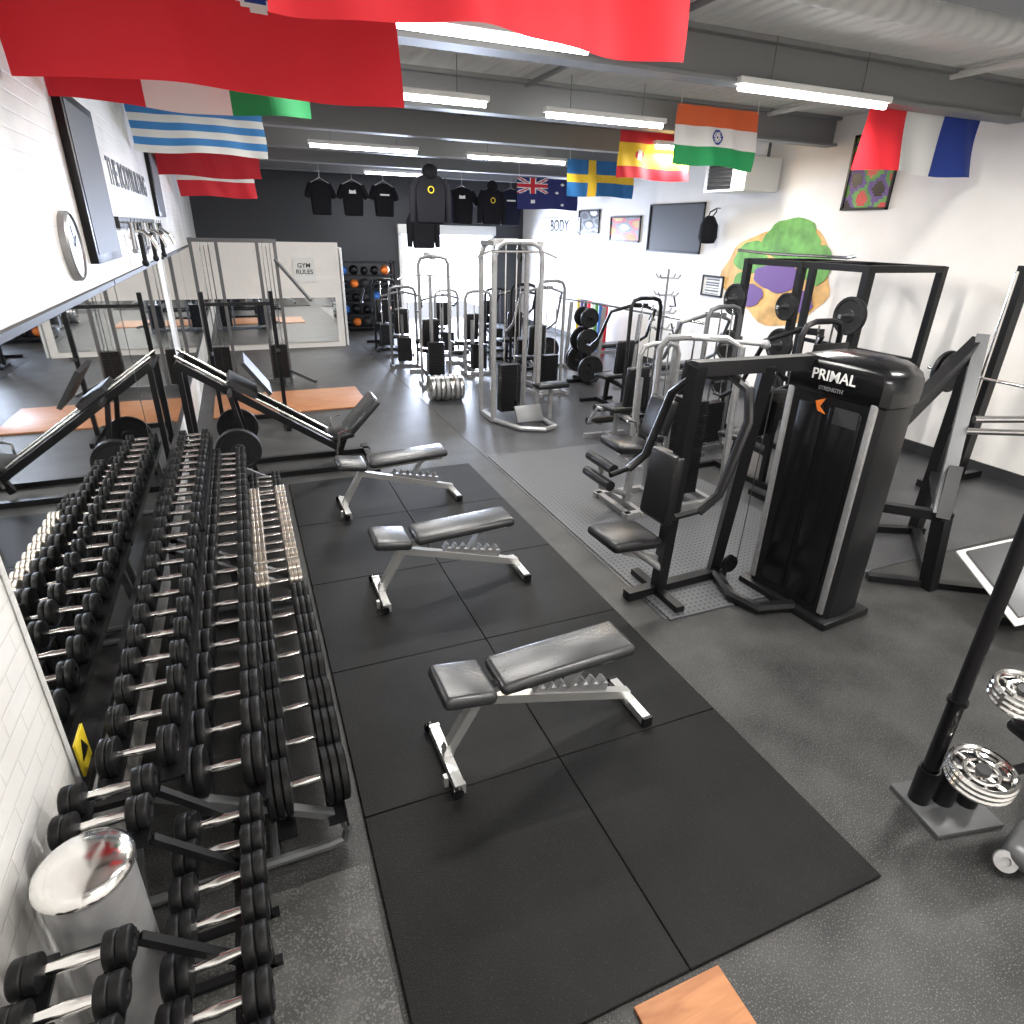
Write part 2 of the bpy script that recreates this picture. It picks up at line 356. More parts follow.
# ---------------------------------------------------------------- dumbbells and racks
def dumbbell(r,hl,style='black',L=.13):
    lab={'black':'black rubber dumbbell with chrome handle on rack','chrome':'chrome dumbbell with bright metal heads on rack'}[style]
    T=thing('dumbbell',lab,'dumbbell',(0,0,-5))
    m=M(); m.lathe([(.014,-L/2),(.0155,-L/4),(.0185,0),(.0155,L/4),(.014,L/2)],(0,0,0),(1,0,0),12)
    part(T,'handle',m,CHR,'chrome handle')
    for s in (-1,1):
        m=M()
        if style=='black':
            k=max(2,int(hl/.028)); pr=[(.025,L/2-.004),(r*.8,L/2)]
            for i in range(k):
                a=L/2+hl*i/k; b=L/2+hl*(i+1)/k; d=(b-a)
                pr+=[(r*.97,a+d*.08),(r,a+d*.2),(r,a+d*.8),(r*.97,a+d*.92)]
                if i<k-1: pr+=[(r*.9,b)]
            pr+=[(r*.8,L/2+hl+.003),(r*.45,L/2+hl+.003),(r*.42,L/2+hl-.003),(.001,L/2+hl-.003)]
            m.lathe(pr,(0,0,0),(s,0,0),18); part(T,'head',m,RUB)
        else:
            k=3; pr=[(.02,L/2)]
            for i in range(k): 
                a=L/2+hl*i/k; d=hl/k; pr+=[(r*.93,a),(r,a+d*.2),(r,a+d*.8),(r*.93,a+d)]
            pr+=[(.001,L/2+hl)]
            m.lathe(pr,(0,0,0),(s,0,0),16); part(T,'head',m,CHRH,'bright metal head')
    return T
TPL={}
def put(r,hl,style,x,y,z,grp,tilt=0):
    key=(round(r,3),style,hl)
    rot=(0,rad(tilt),rad(random.uniform(-2.5,2.5)))
    if key not in TPL:
        T=dumbbell(r,hl,style); TPL[key]=T; T.location=(x,y,z); T.rotation_euler=rot; T['group']=grp
    else:
        T=clone(TPL[key],(x,y,z),rot=rot); T['group']=grp
def row(x,rail,y0,y1,ra,rb,hl,gap,style,grp):
    y=y0;
    while True:
        f=min(1,(y-y0)/(y1-y0)); r=round((ra+(rb-ra)*f)/.005)*.005
        if y+r>y1: break
        put(r,hl,style,x,y+r,rail+r+.001,grp); y+=2*r+gap
def rack(y0,y1,tiers,grp='dumbbell racks'):
    yc=(y0+y1)/2; T=thing('dumbbell_rack','three-tier grey steel dumbbell rack by mirror','rack',(-.35,yc,0),group=grp)
    W=Matrix.Translation((.35,-yc,0))
    for (x,z,hw) in tiers:
        for s in (-1,1):
            m=M(W); m.box((x+s*hw,yc,z-.006),(.075,y1-y0,.012)); m.box((x+s*(hw+.036),yc,z-.02),(.008,y1-y0,.05))
            part(T,'shelf_rail',m,BLK)
    for y in (y0+.06,y1-.06):
        m=M(W); xs=[t[0] for t in tiers]; zs=[t[1] for t in tiers]
        m.path([(-.74,y,.03),(-.2,y,.03),(.02,y,.03),(.09,y,.04),(.11,y,.1),(.08,y,.2)],.022)
        m.beam((min(xs)-.12,y,zs[0]-.035),(max(xs)+.12,y,zs[-1]-.035),.04,.03)
        m.beam((-.7,y,.03),(-.62,y,zs[0]-.03),.04,.04); m.beam((-.3,y,.03),(-.3,y,zs[1]-.05),.04,.04)
        m.box((-.72,y,.015),(.08,.1,.03)); 
        part(T,'upright',m,GRY)
    m=M(W); m.path([(-.2,y0+.06,.03),(-.2,y1-.06,.03)],.02); part(T,'crossbar',m,GRY)
TI=[(-.57,.69,.1),(-.315,.46,.1),(-.03,.22,.1)]
rack(1.95,4.05,TI); rack(4.09,6.2,TI)
G='dumbbells on the tiered racks'
row(-.57,.69,1.98,6.15,.068,.05,.055,.06,'black',G)
row(-.315,.46,1.98,6.15,.1,.065,.08,.02,'black',G)
row(-.03,.22,1.98,3.85,.122,.09,.1,.008,'black',G)
row(-.03,.22,3.87,5.6,.075,.068,.085,.006,'chrome',G)
row(-.03,.22,5.62,6.15,.06,.055,.07,.015,'black',G)
T=thing('dumbbell_rack','low black two-tier rack for small dumbbells','rack',(-.4,1.3,0)); W=Matrix.Translation((.4,-1.3,0))
for x,z in ((-.6,.82),(-.34,.56)):
    for s in (-1,1):
        m=M(W)
        if z>.8: m.box((x+s*.085,1.06,z-.006),(.06,.5,.012)); m2=M(W).box((x+s*.085,1.69,z-.006),(.06,.22,.012)); part(T,'shelf_rail',m2,BLK)
        else: m.box((x+s*.085,1.3,z-.006),(.06,1.0,.012))
        part(T,'shelf_rail',m,BLK)
for y in (.83,1.29,1.6,1.79):
    m=M(W); m.beam((-.74,y,.01),(-.74,y,.81),.03); m.beam((-.74,y,.02),(-.2,y,.02),.03); m.beam((-.24,y,.01),(-.24,y,.54),.03); m.beam((-.74,y,.8),(-.48,y,.8),.025); m.beam((-.48,y,.8),(-.24,y,.54),.025); part(T,'upright',m,BLK)
G2='small dumbbells on the low rack'
row(-.6,.82,.84,1.29,.05,.045,.06,.02,'black',G2)
row(-.6,.82,1.6,1.8,.05,.05,.06,.02,'black',G2)
row(-.32,.56,.82,1.8,.06,.055,.07,.012,'black',G2)
T=thing('waste_bin','round silver bin with shiny chrome domed lid','bin',(-.6,1.445,0))
part(T,'body',M().lathe([(.1,0),(.105,.02),(.11,.9),(.105,.91)],(0,0,0),n=24),SIL)
part(T,'lid',M().lathe([(.001,.91),(.115,.91),(.122,.925),(.118,.94),(.1,.955),(.055,.965),(.001,.968)],(0,0,0),n=32),CHR,'polished chrome lid')

# ---------------------------------------------------------------- benches
def bench():
    T=thing('workout_bench','adjustable bench with dark grey vinyl pads and silver frame','bench',(0,0,0))
    part(T,'seat',M().box((.11,0,.47),(.27,.3,.075),(0,8,0),bev=.03,seg=3),VING)
    part(T,'backrest',M().box((.65,0,.485),(.76,.27,.07),(0,-3,0),bev=.03,seg=3),VING)
    m=M(); m.beam((.06,0,.42),(.28,0,.4),.05,.04); m.beam((.28,0,.4),(1.0,0,.435),.05,.035)
    m.beam((.22,0,.41),(.02,0,.07),.055,.05); m.beam((.2,0,.36),(1.1,0,.1),.05,.05); part(T,'frame',m,SILB)
    m=M(); m.beam((.5,0,.3),(.95,0,.2),.03,.05)
    for i in range(7): m.box((.52+i*.065,0,.335-i*.0145),(.02,.05,.05),(0,35,0))
    m.beam((.8,0,.43),(.7,0,.28),.07,.02); part(T,'adjustment_ladder',m,SIL)
    m=M(); m.beam((.02,-.2,.03),(.02,.2,.03),.05,.05); m.beam((.02,0,.03),(.04,0,.12),.05,.05)
    m.box((.02,-.21,.03),(.055,.02,.06)); m.box((.02,.21,.03),(.055,.02,.06)); m.beam((-.02,-.14,.03),(-.04,-.14,.03),.03,.06); part(T,'front_foot',m,SILB)
    m=M(); m.beam((1.12,-.17,.035),(1.12,.17,.035),.05,.05); m.beam((1.08,0,.1),(1.12,0,.035),.05,.05); part(T,'rear_foot',m,SILB)
    for s in (-1,1): part(T,'wheel',M().cyl((.0,s*.225,.03),(.0,s*.245,.03),.03,n=14),BLK2)
    for s in (-1,1): part(T,'foot_cap',M().box((1.12,s*.18,.035),(.056,.02,.056)),BLK)
    return T
b=bench(); b.location=(.62,2.28,.02); b.rotation_euler[2]=rad(1); b['group']='adjustable benches on the mat'
clone(b,(.63,3.95,.02),rz=0); clone(b,(.62,5.6,.02),rz=1)

# ---------------------------------------------------------------- weight plate
def plate(r,loc,ax='y',th=.035,mt=None,grp='loose weight plates',label='black iron weight plate on steel horn'):
    a={'y':(0,1,0),'x':(1,0,0),'z':(0,0,1)}[ax]
    m=M(); m.lathe([(.026,-th/2),(r*.3,-th/2),(r*.34,-th*.3),(r*.8,-th*.3),(r*.84,-th/2),(r*.98,-th/2),(r,-th*.35),(r,th*.35),(r*.98,th/2),(r*.84,th/2),(r*.8,th*.3),(r*.34,th*.3),(r*.3,th/2),(.026,th/2),(.026,-th/2)],(0,0,0),a,28)
    return single('weight_plate',label,'weight plate',m,mt or PLATE,loc,group=grp)

# ---------------------------------------------------------------- 45 degree leg press
L0=V(.2,7.05,0); T=thing('leg_press','black inclined leg press with sled and padded seat','leg press',L0); W=Matrix.Translation(-L0)
m=M(W)
for y in (6.78,7.32):
    m.beam((-.68,y,1.27),(.78,y,.26),.05,.07); m.beam((-.66,y,.03),(1.2,y,.03),.06,.06); m.beam((-.66,y,.03),(-.66,y,1.27),.05,.05); m.beam((-.1,y,.03),(-.25,y,.95),.045,.045)
m.beam((-.66,6.75,.03),(-.66,7.35,.03),.06); m.beam((-.66,6.75,1.25),(-.66,7.35,1.25),.05); m.beam((1.15,6.6,.03),(1.15,7.5,.03),.07,.06); m.beam((.75,6.78,.26),(.75,7.32,.26),.05); m.beam((.78,7.05,.05),(.9,7.05,.36),.06)
part(T,'frame',m,BLK)
for y in (6.86,7.24): part(T,'guide_rail',M(W).cyl((-.68,y,1.33),(.75,y,.34),.015),CHR)
m=M(W); m.box((-.12,7.05,.98),(.3,.5,.06),(0,34,0)); m.box((.03,7.05,1.08),(.04,.6,.4),(0,-34,0)); m.cyl((-.24,6.55,.98),(-.24,7.55,.98),.025); part(T,'sled',m,DGR)
part(T,'plate_horn',M(W).cyl((-.24,6.52,.4),(-.24,7.58,.4),.024),CHR)
part(T,'seat',M(W).box((.82,7.05,.36),(.3,.45,.08),(0,-12,0),bev=.03),VIN)
part(T,'backrest',M(W).box((1.08,7.05,.56),(.52,.44,.09),(0,-46,0),bev=.035,seg=3),VING)
for s in (-1,1): part(T,'handle',M(W).path([(.75,7.05+s*.28,.2),(.78,7.05+s*.33,.45),(.88,7.05+s*.33,.48)],.014),CHR)
for y in (6.6,6.65,7.48): plate(.22,(-.24,y,.4))

# ---------------------------------------------------------------- selectorised chest press
L0=V(3.3,3.0,0); T=thing('chest_press_machine','black seated press machine with shrouded weight stack','gym machine',L0); W=Matrix.Translation(-L0)
TW=W@Matrix.Translation((3.63,2.86,0))@Matrix.Rotation(.1,4,'Z')
def plan(k,z): return [(x*k,y*k,z) for x,y in ((-.2,-.31),(-.2,.31),(-.16,.35),(0,.36),(.16,.33),(.21,.24),(.21,-.24),(.16,-.33),(0,-.36),(-.16,-.35))]
sh=part(T,'shroud',M(TW).prism(plan(1,.06),(0,0,1.58)),BLK)
m=M(TW); pr=plan(1.04,1.62); n=len(pr); vs=[];fs=[]
lev=[(1.0,1.60),(1.05,1.62),(1.06,1.70),(1.05,1.76),(.99,1.80),(.85,1.83),(.5,1.845)]
for k,z in lev:
    for p in plan(k,0): vs.append((p[0],p[1],z-.12*max(0,(abs(p[1])/.36))**2*.35))
for j in range(len(lev)-1):
    for i in range(n): fs.append((j*n+i,j*n+(i+1)%n,(j+1)*n+(i+1)%n,(j+1)*n+i))
fs.append(tuple((len(lev)-1)*n+i for i in range(n))); fs.append(tuple(reversed(range(n)))); m.a(vs,fs); cap=part(T,'top_cap',m,BLK2)
for s in (-1,1): part(sh,'trim_strip',M(TW).box((-.2,s*.3,.84),(.025,.045,1.5),bev=.008),SIL,'silver trim strip')
part(sh,'front_panel',M(TW).box((-.203,.12,.82),(.02,.19,1.38),bev=.006),BLK2); part(sh,'front_panel',M(TW).box((-.203,-.13,.82),(.02,.23,1.38),bev=.006),BLK2)
part(T,'base',M(TW).box((0,0,.03),(.5,.78,.06),bev=.015),BLK)
def tt(P_,body,size,mt,y,z,name='lettering'):
    o=text(P_,body,size,mt,(0,0,0),'-x',name); o.data.transform(TW@Matrix.Translation((-.223,y,z))); return o
tt(cap,'PRIMAL',.095,FW,0,1.70); tt(cap,'STRENGTH',.035,SIL,0,1.62)
m=M(TW); m.prism([(-.216,.09,1.53),(-.216,.02,1.56),(-.216,.05,1.50),(-.216,.0,1.46),(-.216,.06,1.47)],(-.004,0,0)); part(sh,'logo',m,ORG)
m=M(TW)
m.box((-.2145,-.14,1.465),(.002,.17,.11))
part(sh,'instruction_label',m,DGR)
m=M(W); m.beam((2.63,3.3,0.0),(2.52,3.07,1.78),.08,.09); m.beam((2.5,3.08,1.76),(3.42,3.06,1.76),.09,.09)
m.beam((3.22,3.38,.03),(3.06,3.05,1.76),.08,.09)
m.beam((2.35,3.3,.04),(3.3,3.35,.04),.08,.07); m.path([(3.22,3.4,.05),(3.08,3.0,.05),(3.15,2.8,.05),(3.42,2.74,.05)],.045,n=8)
m.beam((2.62,3.0,.03),(2.62,3.6,.03),.07,.06)
part(T,'frame',m,BLK)
m=M(W); m.cyl((2.6,3.25,.25),(2.3,3.33,.48),.03); m.beam((2.62,3.28,.3),(2.3,3.33,.42),.05,.06); part(T,'seat_post',m,SIL)
part(T,'seat',M(W).box((2.3,3.33,.53),(.42,.38,.08),(0,5,3),bev=.035,seg=3),VIN)
part(T,'backrest',M(W).box((2.5,3.24,.93),(.09,.3,.5),(0,6,3),bev=.035,seg=3),VIN)
for s in (-1,1):
    m=M(W); m.path([(2.8,3.08,1.7),(2.75,3.1+s*.25,1.66),(2.68,3.12+s*.38,1.5),(2.55,3.14+s*.4,1.05),(2.42,3.15+s*.4,.95)],.03,n=8)
    pa=part(T,'press_arm',m,BLK)
    part(pa,'handle',M(W).cyl((2.44,3.15+s*.4,.96),(2.26,3.15+s*.38,.93),.02),RUB)
part(T,'pulley',M(W).lathe([(.07,-.015),(.055,-.005),(.055,.005),(.07,.015)],(3.2,3.2,.2),(0,1,0),18),BLK2)
part(T,'cable',M(W).cyl((3.27,3.2,.2),(3.2,3.1,1.7),.004,n=6),DGR)

# ---------------------------------------------------------------- generic selectorised machine
def stackmesh(m,c,w,d,z0,k,th=.028):
    for i in range(k): m.box((c[0],c[1],z0+i*th+th/2),(w,d,th*.82))
    m.box((c[0],c[1],z0+k*th/2),(w*.9,d*.9,k*th))
def machine(name,label,loc,rz,h=1.7,fr=None,seat='press',st=None,w=.5,shroud=False):
    fr=fr or SIL; T=thing(name,label,'gym machine',loc,rz)
    m=M()
    for s in (-1,1):
        m.path([(s*w/2,0,.03),(s*w/2,0,h-.12),(s*(w/2-.04),0,h-.03),(s*(w/2-.14),0,h),(0,0,h)],.028,n=8)
        m.beam((s*w/2,-.25,.03),(s*w/2,.25,.03),.06,.06)
    m.beam((-w/2,.05,.03),(w/2,.05,.03),.06,.06); m.beam((0,0,.04),(0,-1.1,.04),.06,.06); m.beam((-.3,-1.1,.03),(.3,-1.1,.03),.06,.06)
    part(T,'frame',m,fr)
    m=M(); stackmesh(m,(0,.03),w*.55,.14,.12,int(h*.3/.028)); part(T,'weight_stack',m,st or BLK)
    for s in (-1,1): part(T,'guide_rod',M().cyl((s*.09,.03,.06),(s*.09,.03,h-.03),.009,n=8),CHR)
    if shroud: part(T,'shroud',M().box((0,.13,h*.5),(w*.9,.02,h*.8),bev=.008),BLK)
    if seat:
        m=M(); m.beam((0,-.35,.05),(0,-.35,h-.3 if seat=='pull' else .95),.055); m.beam((0,-.85,.05),(0,-.8,.42),.055); m.beam((0,-.35,.38),(0,-.85,.42),.05); part(T,'seat_post',m,fr)
        part(T,'seat',M().box((0,-.78,.47),(.34,.36,.07),(4,0,0),bev=.03,seg=3),VIN)
        part(T,'backrest',M().box((0,-.42,.82),(.3,.08,.5),(-6,0,0),bev=.03,seg=3),VIN)
    if seat=='press':
        part(T,'boom',M().beam((0,0,h-.1),(0,-.3,h-.12),.06),fr)
        for s in (-1,1):
            pa=part(T,'press_arm',M().path([(s*.02,-.25,h-.12),(s*.1,-.22,h-.12),(s*.38,-.3,h-.2),(s*.42,-.5,1.1),(s*.4,-.75,.95)],.024),fr)
            part(pa,'handle',M().cyl((s*.4,-.73,.96),(s*.36,-.9,.95),.018),RUB)
    if seat=='pull':
        m=M(); m.beam((0,.02,h-.02),(0,-.7,h+.02),.06); part(T,'boom',m,fr)
        part(T,'handlebar',M().path([(-.5,-.65,h-.4),(-.36,-.65,h-.33),(.36,-.65,h-.33),(.5,-.65,h-.4)],.014),CHR)
        part(T,'cable',M().cyl((0,-.65,h),(0,-.65,h-.33),.004,n=6),DGR)
        m=M(); m.cyl((-.25,-.6,.66),(.25,-.6,.66),.05,n=14); part(T,'thigh_roller',m,VIN)
    if seat=='leg':
        m=M(); m.path([(.2,-.85,.45),(.2,-.95,.45),(.22,-1.15,.2),(0,-1.2,.15)],.022); part(T,'leg_arm',m,fr)
        for z,y in ((.2,-1.2),(.42,-1.02)): part(T,'roller_pad',M().cyl((-.22,y,z),(.22,y,z),.05,n=14),VIN)
    return T

L0=V(3.7,4.75,0); T=thing('leg_extension_machine','silver leg extension machine with black pads','gym machine',L0); W=Matrix.Translation(-L0)
m=M(W); m.beam((3.1,4.55,.03),(4.2,4.55,.03),.06); m.beam((3.1,5.1,.03),(4.2,5.1,.03),.06); m.beam((3.15,4.5,.03),(3.15,5.15,.03),.06); m.beam((4.15,4.5,.03),(4.15,5.15,.03),.06)
m.beam((3.3,4.83,.03),(3.35,4.83,.55),.06); m.beam((3.2,4.83,.55),(3.65,4.83,.55),.06,.05); m.beam((3.65,4.83,.04),(3.6,4.83,.75),.05); m.beam((3.3,4.5,.03),(3.3,5.1,.03),.05); m.beam((3.65,4.5,.03),(3.65,5.1,.03),.05)
m.path([(3.7,5.1,.03),(3.7,5.1,1.5),(3.75,5.05,1.6),(3.9,4.95,1.62),(4.2,4.75,1.62),(4.3,4.65,1.55),(4.3,4.6,.05)],.035,n=8); m.path([(3.35,4.83,.1),(3.0,4.83,.25),(2.98,4.83,.5)],.03)
part(T,'frame',m,SIL)
part(T,'seat',M(W).box((3.28,4.83,.64),(.46,.4,.09),(0,8,0),bev=.035,seg=3),VIN)
part(T,'backrest',M(W).box((3.58,4.83,.88),(.1,.36,.42),(0,14,0),bev=.035,seg=3),VIN)
for z,x in ((.5,2.98),(.34,2.96)): part(T,'roller_pad',M(W).cyl((x,4.6,z),(x,5.06,z),.05,n=14),VIN)
m=M(W); stackmesh(m,(3.95,4.83),.18,.3,.1,34); part(T,'weight_stack',m,BLK)
for s in (-1,1): part(T,'guide_rod',M(W).cyl((3.95,4.83+s*.09,.06),(3.95,4.83+s*.09,1.6),.01,n=8),CHR)
part(T,'lever_arm',M(W).cyl((3.9,4.9,1.62),(4.5,4.6,1.58),.02).sph((4.52,4.59,1.58),.045),SIL)
for s in (-1,1): part(T,'handle',M(W).path([(3.5,4.83+s*.22,.55),(3.5,4.83+s*.26,.78),(3.4,4.83+s*.26,.8)],.014),CHR)

machine('shoulder_press_machine','grey seated press machine with black pads',(5.25,6.05,0),183,1.75,GRY,'press')
machine('chest_machine','black seated press machine with shrouded stack',(5.0,4.4,0),182,1.8,BLK,'press',shroud=True)
machine('pec_machine','black seated machine with black pads',(5.2,7.6,0),182,1.7,BLK,'press')
machine('leg_curl_machine','grey seated leg machine with roller pads',(4.25,5.85,0),178,1.4,SIL,'leg')
GC='machines in the central cluster'
for a in (('cable_machine','tall silver cable station with weight stack',(3.0,10.6,0),175,2.1,SIL,'pull'),('cable_machine','grey seated press station with weight stack',(2.85,12.3,0),172,1.5,GRY,'press'),
          ('cable_machine','silver seated press machine with black pads',(4.6,9.4,0),185,1.8,SIL,'press'),('cable_machine','grey seated leg machine',(4.0,11.2,0),180,1.5,SIL,'leg'),('cable_machine','black chest machine beside doorway',(2.9,14.2,0),178,1.5,BLK,'press'),
          ('cable_machine','low black machine beside doorway',(5.2,13.4,0),180,1.35,BLK,'leg'),('cable_machine','low grey machine near doorway',(4.0,13.2,0),180,1.35,SIL,'press'),('cable_machine','black press machine near doorway',(4.95,11.3,0),180,1.6,BLK,'press')):
    machine(*a)['group']=GC

# ---------------------------------------------------------------- twin cable tower
L0=V(3.4,8.1,0); T=thing('cable_tower','tall silver arched cable tower with weight stack','gym machine',L0); W=Matrix.Translation(-L0)
m=M(W)
for y in (8.0,8.5):
    m.path([(3.08,y,.03),(3.08,y,2.2),(3.12,y,2.32),(3.22,y,2.38),(3.6,y,2.38),(3.72,y,2.32),(3.76,y,2.2),(3.76,y,.03)],.035,n=8)
for z in (2.36,.04): m.beam((3.1,8.0,z),(3.1,8.5,z),.07,.06); m.beam((3.74,8.0,z),(3.74,8.5,z),.07,.06)
m.beam((3.1,8.25,2.38),(3.75,8.25,2.38),.08,.05)
m.path([(3.1,8.0,.04),(3.3,7.5,.04),(3.6,7.35,.04),(3.8,7.45,.04),(3.76,8.0,.04)],.035,n=8)
part(T,'frame',m,SIL)
m=M(W); stackmesh(m,(3.42,8.25),.3,.16,.1,24); part(T,'weight_stack',m,BLK)
for s in (-1,1): part(T,'guide_rod',M(W).cyl((3.42+s*.08,8.25,.06),(3.42+s*.08,8.25,2.36),.01,n=8),CHR)
m=M(W); m.path([(2.8,7.85,2.2),(2.95,7.85,2.27),(3.7,7.85,2.27),(3.9,7.85,2.2)],.015); part(T,'handlebar',m,CHR)
part(T,'cable',M(W).cyl((3.42,7.85,2.27),(3.42,7.98,2.38),.004,n=6),DGR)
part(T,'cable',M(W).cyl((3.42,7.95,.2),(3.42,7.95,2.36),.004,n=6),DGR)
part(T,'foot_plate',M(W).box((3.5,7.7,.18),(.4,.04,.25),(-35,0,0),bev=.01),GRY)
part(T,'seat',M(W).box((3.95,7.95,.5),(.5,.25,.07),bev=.03),VIN); part(T,'seat_post',M(W).beam((3.95,7.95,.0),(3.95,7.95,.46),.05),SIL)
for z in (.25,2.2): part(T,'pulley',M(W).lathe([(.06,-.012),(.05,0),(.06,.012)],(3.42,7.97,z),(1,0,0),16),BLK2)

for i in range(7): plate(.2,(2.6+i*.075,9.5-i*.01,.205),'x',.06,SIL if i%2 else CHR,grp='round plates standing in a row',label='large round silver plate standing upright on floor')

# ---------------------------------------------------------------- cable crossover at back left
L0=V(.05,11.6,0); T=thing('cable_crossover','tall grey cable crossover frame with twin stacks','gym machine',L0); W=Matrix.Translation(-L0)
m=M(W)
for x in (-.62,-.25,.35,.62): m.beam((x,11.6,.03),(x,11.6,2.25),.05)
m.beam((-.65,11.6,2.28),(.65,11.6,2.28),.06); m.beam((-.65,11.6,.03),(.65,11.6,.03),.06)
for x in (-.6,.55): m.beam((x,11.2,.03),(x,12.0,.03),.07,.06)
m.beam((0.6,11.6,2.0),(1.05,11.1,1.4),.04); m.beam((.6,11.6,.2),(1.0,11.2,.05),.05)
part(T,'frame',m,GRY)
for x in (-.43,.48):
    m=M(W); stackmesh(m,(x,11.6),.26,.14,.08,20); part(T,'weight_stack',m,BLK)
    for q in (-.06,.06): part(T,'guide_rod',M(W).cyl((x+q,11.6,.06),(x+q,11.6,2.26),.01,n=6),CHR)
    part(T,'cable',M(W).cyl((x,11.5,.3),(x,11.5,2.2),.005,n=6),DGR)
L0=V(.1,8.9,0); T=thing('barbell_stand','black squat stand with uprights near mirror','rack',L0); W=Matrix.Translation(-L0)
m=M(W)
for x in (-.45,.35):
    m.beam((x,8.9,.03),(x,8.8,1.75),.05); m.beam((x,8.5,.03),(x,9.3,.03),.06); m.beam((x,8.8,1.0),(x,8.6,1.05),.04)
m.beam((-.45,9.25,.03),(.35,9.25,.03),.06); m.beam((-.45,8.82,1.6),(.35,8.82,1.6),.04); part(T,'frame',m,BLK)

# ---------------------------------------------------------------- power rack right
L0=V(6.7,5.9,0); T=thing('power_rack','black steel power rack with crossbars beside wall','rack',L0); W=Matrix.Translation(-L0)
for x in (6.15,7.3):
    for y in (5.0,5.9,6.8): part(T,'post',M(W).beam((x,y,0),(x,y,2.25),.08,.08),BLK)
for x in (6.15,7.3):
    for z in (2.22,.04): part(T,'crossbeam',M(W).beam((x,5,z),(x,6.8,z),.07),BLK)
for y in (5.0,5.9,6.8): part(T,'crossbeam',M(W).beam((6.15,y,2.22),(7.3,y,2.22),.07),BLK)
part(T,'crossbeam',M(W).beam((7.3,5,1.2),(7.3,6.8,1.2),.05),BLK); part(T,'crossbeam',M(W).beam((6.15,5,.9),(6.15,6.8,.9),.06),BLK)
part(T,'pull_up_bar',M(W).path([(5.95,5.0,2.35),(6.15,5.3,2.32),(6.15,6.5,2.32),(5.95,6.8,2.35)],.018),CHR)
for y in (5.05,6.75): part(T,'bar_hook',M(W).beam((6.1,y,1.25),(6.1,y,1.33),.03).beam((6.05,y,1.25),(6.2,y,1.25),.05),GRY)
PP=((5.0,1.75,.2),(5.0,1.2,.2),(5.9,1.75,.16),(5.9,1.3,.2),(6.8,1.75,.2),(6.8,1.15,.21),(5.9,.75,.2),(6.8,.65,.2))
for k,(y,z,r) in enumerate(PP):
    plate(r,(6.03,y,z),'x',.05); part(T,'plate_horn',M(W).cyl((6.15,y,z),(5.88,y,z),.024),CHR)
L0=V(7.3,3.9,0); T=thing('smith_machine','black smith machine with silver guide rods by wall','gym machine',L0); W=Matrix.Translation(-L0)
for y in (4.15,2.6): part(T,'post',M(W).beam((7.3,y,0),(7.3,y,2.3),.12,.1),BLK); part(T,'foot',M(W).beam((6.7,y,.04),(7.7,y,.04),.08),BLK)
part(T,'crossbeam',M(W).beam((7.3,2.6,2.28),(7.3,4.15,2.28),.08),BLK)
for y in (4.12,2.65): part(T,'guide_rod',M(W).cyl((7.12,y,.05),(7.12,y,2.25),.018),CHR)
part(T,'barbell',M(W).cyl((7.1,2.2,1.2),(7.1,4.7,1.2),.018),CHR)
for (y,z) in ((4.42,1.2),(4.5,1.2)): plate(.22,(7.1,y,z),'y',.04)

# ---------------------------------------------------------------- plate loaded lever machine
L0=V(5.0,3.0,0); T=thing('plate_loaded_machine','black and grey plate-loaded lever machine','gym machine',L0); W=Matrix.Translation(-L0)
m=M(W); m.beam((4.7,2.6,0),(4.62,2.62,.62),.09,.1); m.beam((4.62,2.62,.6),(4.8,2.75,.95),.09,.1); m.beam((5.5,3.3,1.78),(5.55,3.35,.05),.09); m.beam((4.35,2.87,.03),(5.2,2.3,.03),.07,.05)
m.beam((5.0,3.6,.03),(5.6,3.3,.03),.07); m.beam((4.75,2.62,.03),(5.55,3.35,.03),.08); m.beam((4.62,2.62,.6),(5.5,3.3,.6),.07); m.beam((4.35,2.95,.62),(4.7,2.6,.62),.07); m.beam((4.35,3.0,1.25),(5.5,3.3,1.75),.09,.12); part(T,'frame',m,BLK)
m=M(W); m.beam((5.5,3.28,1.8),(4.62,2.65,.62),.09,.1); part(T,'lever_arm',m,GRY)
for a_,b_ in (((5.0,2.85,1.28),(5.55,2.6,1.3)),((5.2,3.1,1.1),(5.75,2.85,1.1))): part(T,'plate_horn',M(W).cyl(a_,b_,.027),CHR)
part(T,'handle',M(W).cyl((4.35,3.0,1.25),(4.15,3.1,1.28),.02),RUB)
L0=V(5.0,2.0,0); T=thing('hack_squat_machine','grey steel machine with large tilted foot plate','gym machine',L0); W=Matrix.Translation(-L0)
part(T,'foot_plate',M(W).box((4.8,2.05,.4),(.5,.6,.03),(20,-18,-25),bev=.01),GRY)
part(T,'foot_plate_edge',M(W).box((4.8,2.05,.38),(.58,.68,.02),(20,-18,-25),bev=.008),WHT,'pale foot plate border')
m=M(W); m.beam((4.7,2.1,.03),(6.1,1.5,.03),.07); m.beam((4.8,2.05,.03),(4.8,2.05,.36),.06); m.beam((5.1,1.92,.05),(6.2,1.4,1.0),.07); m.beam((6.1,1.5,.03),(6.15,1.42,.95),.07); part(T,'frame',m,BLK)

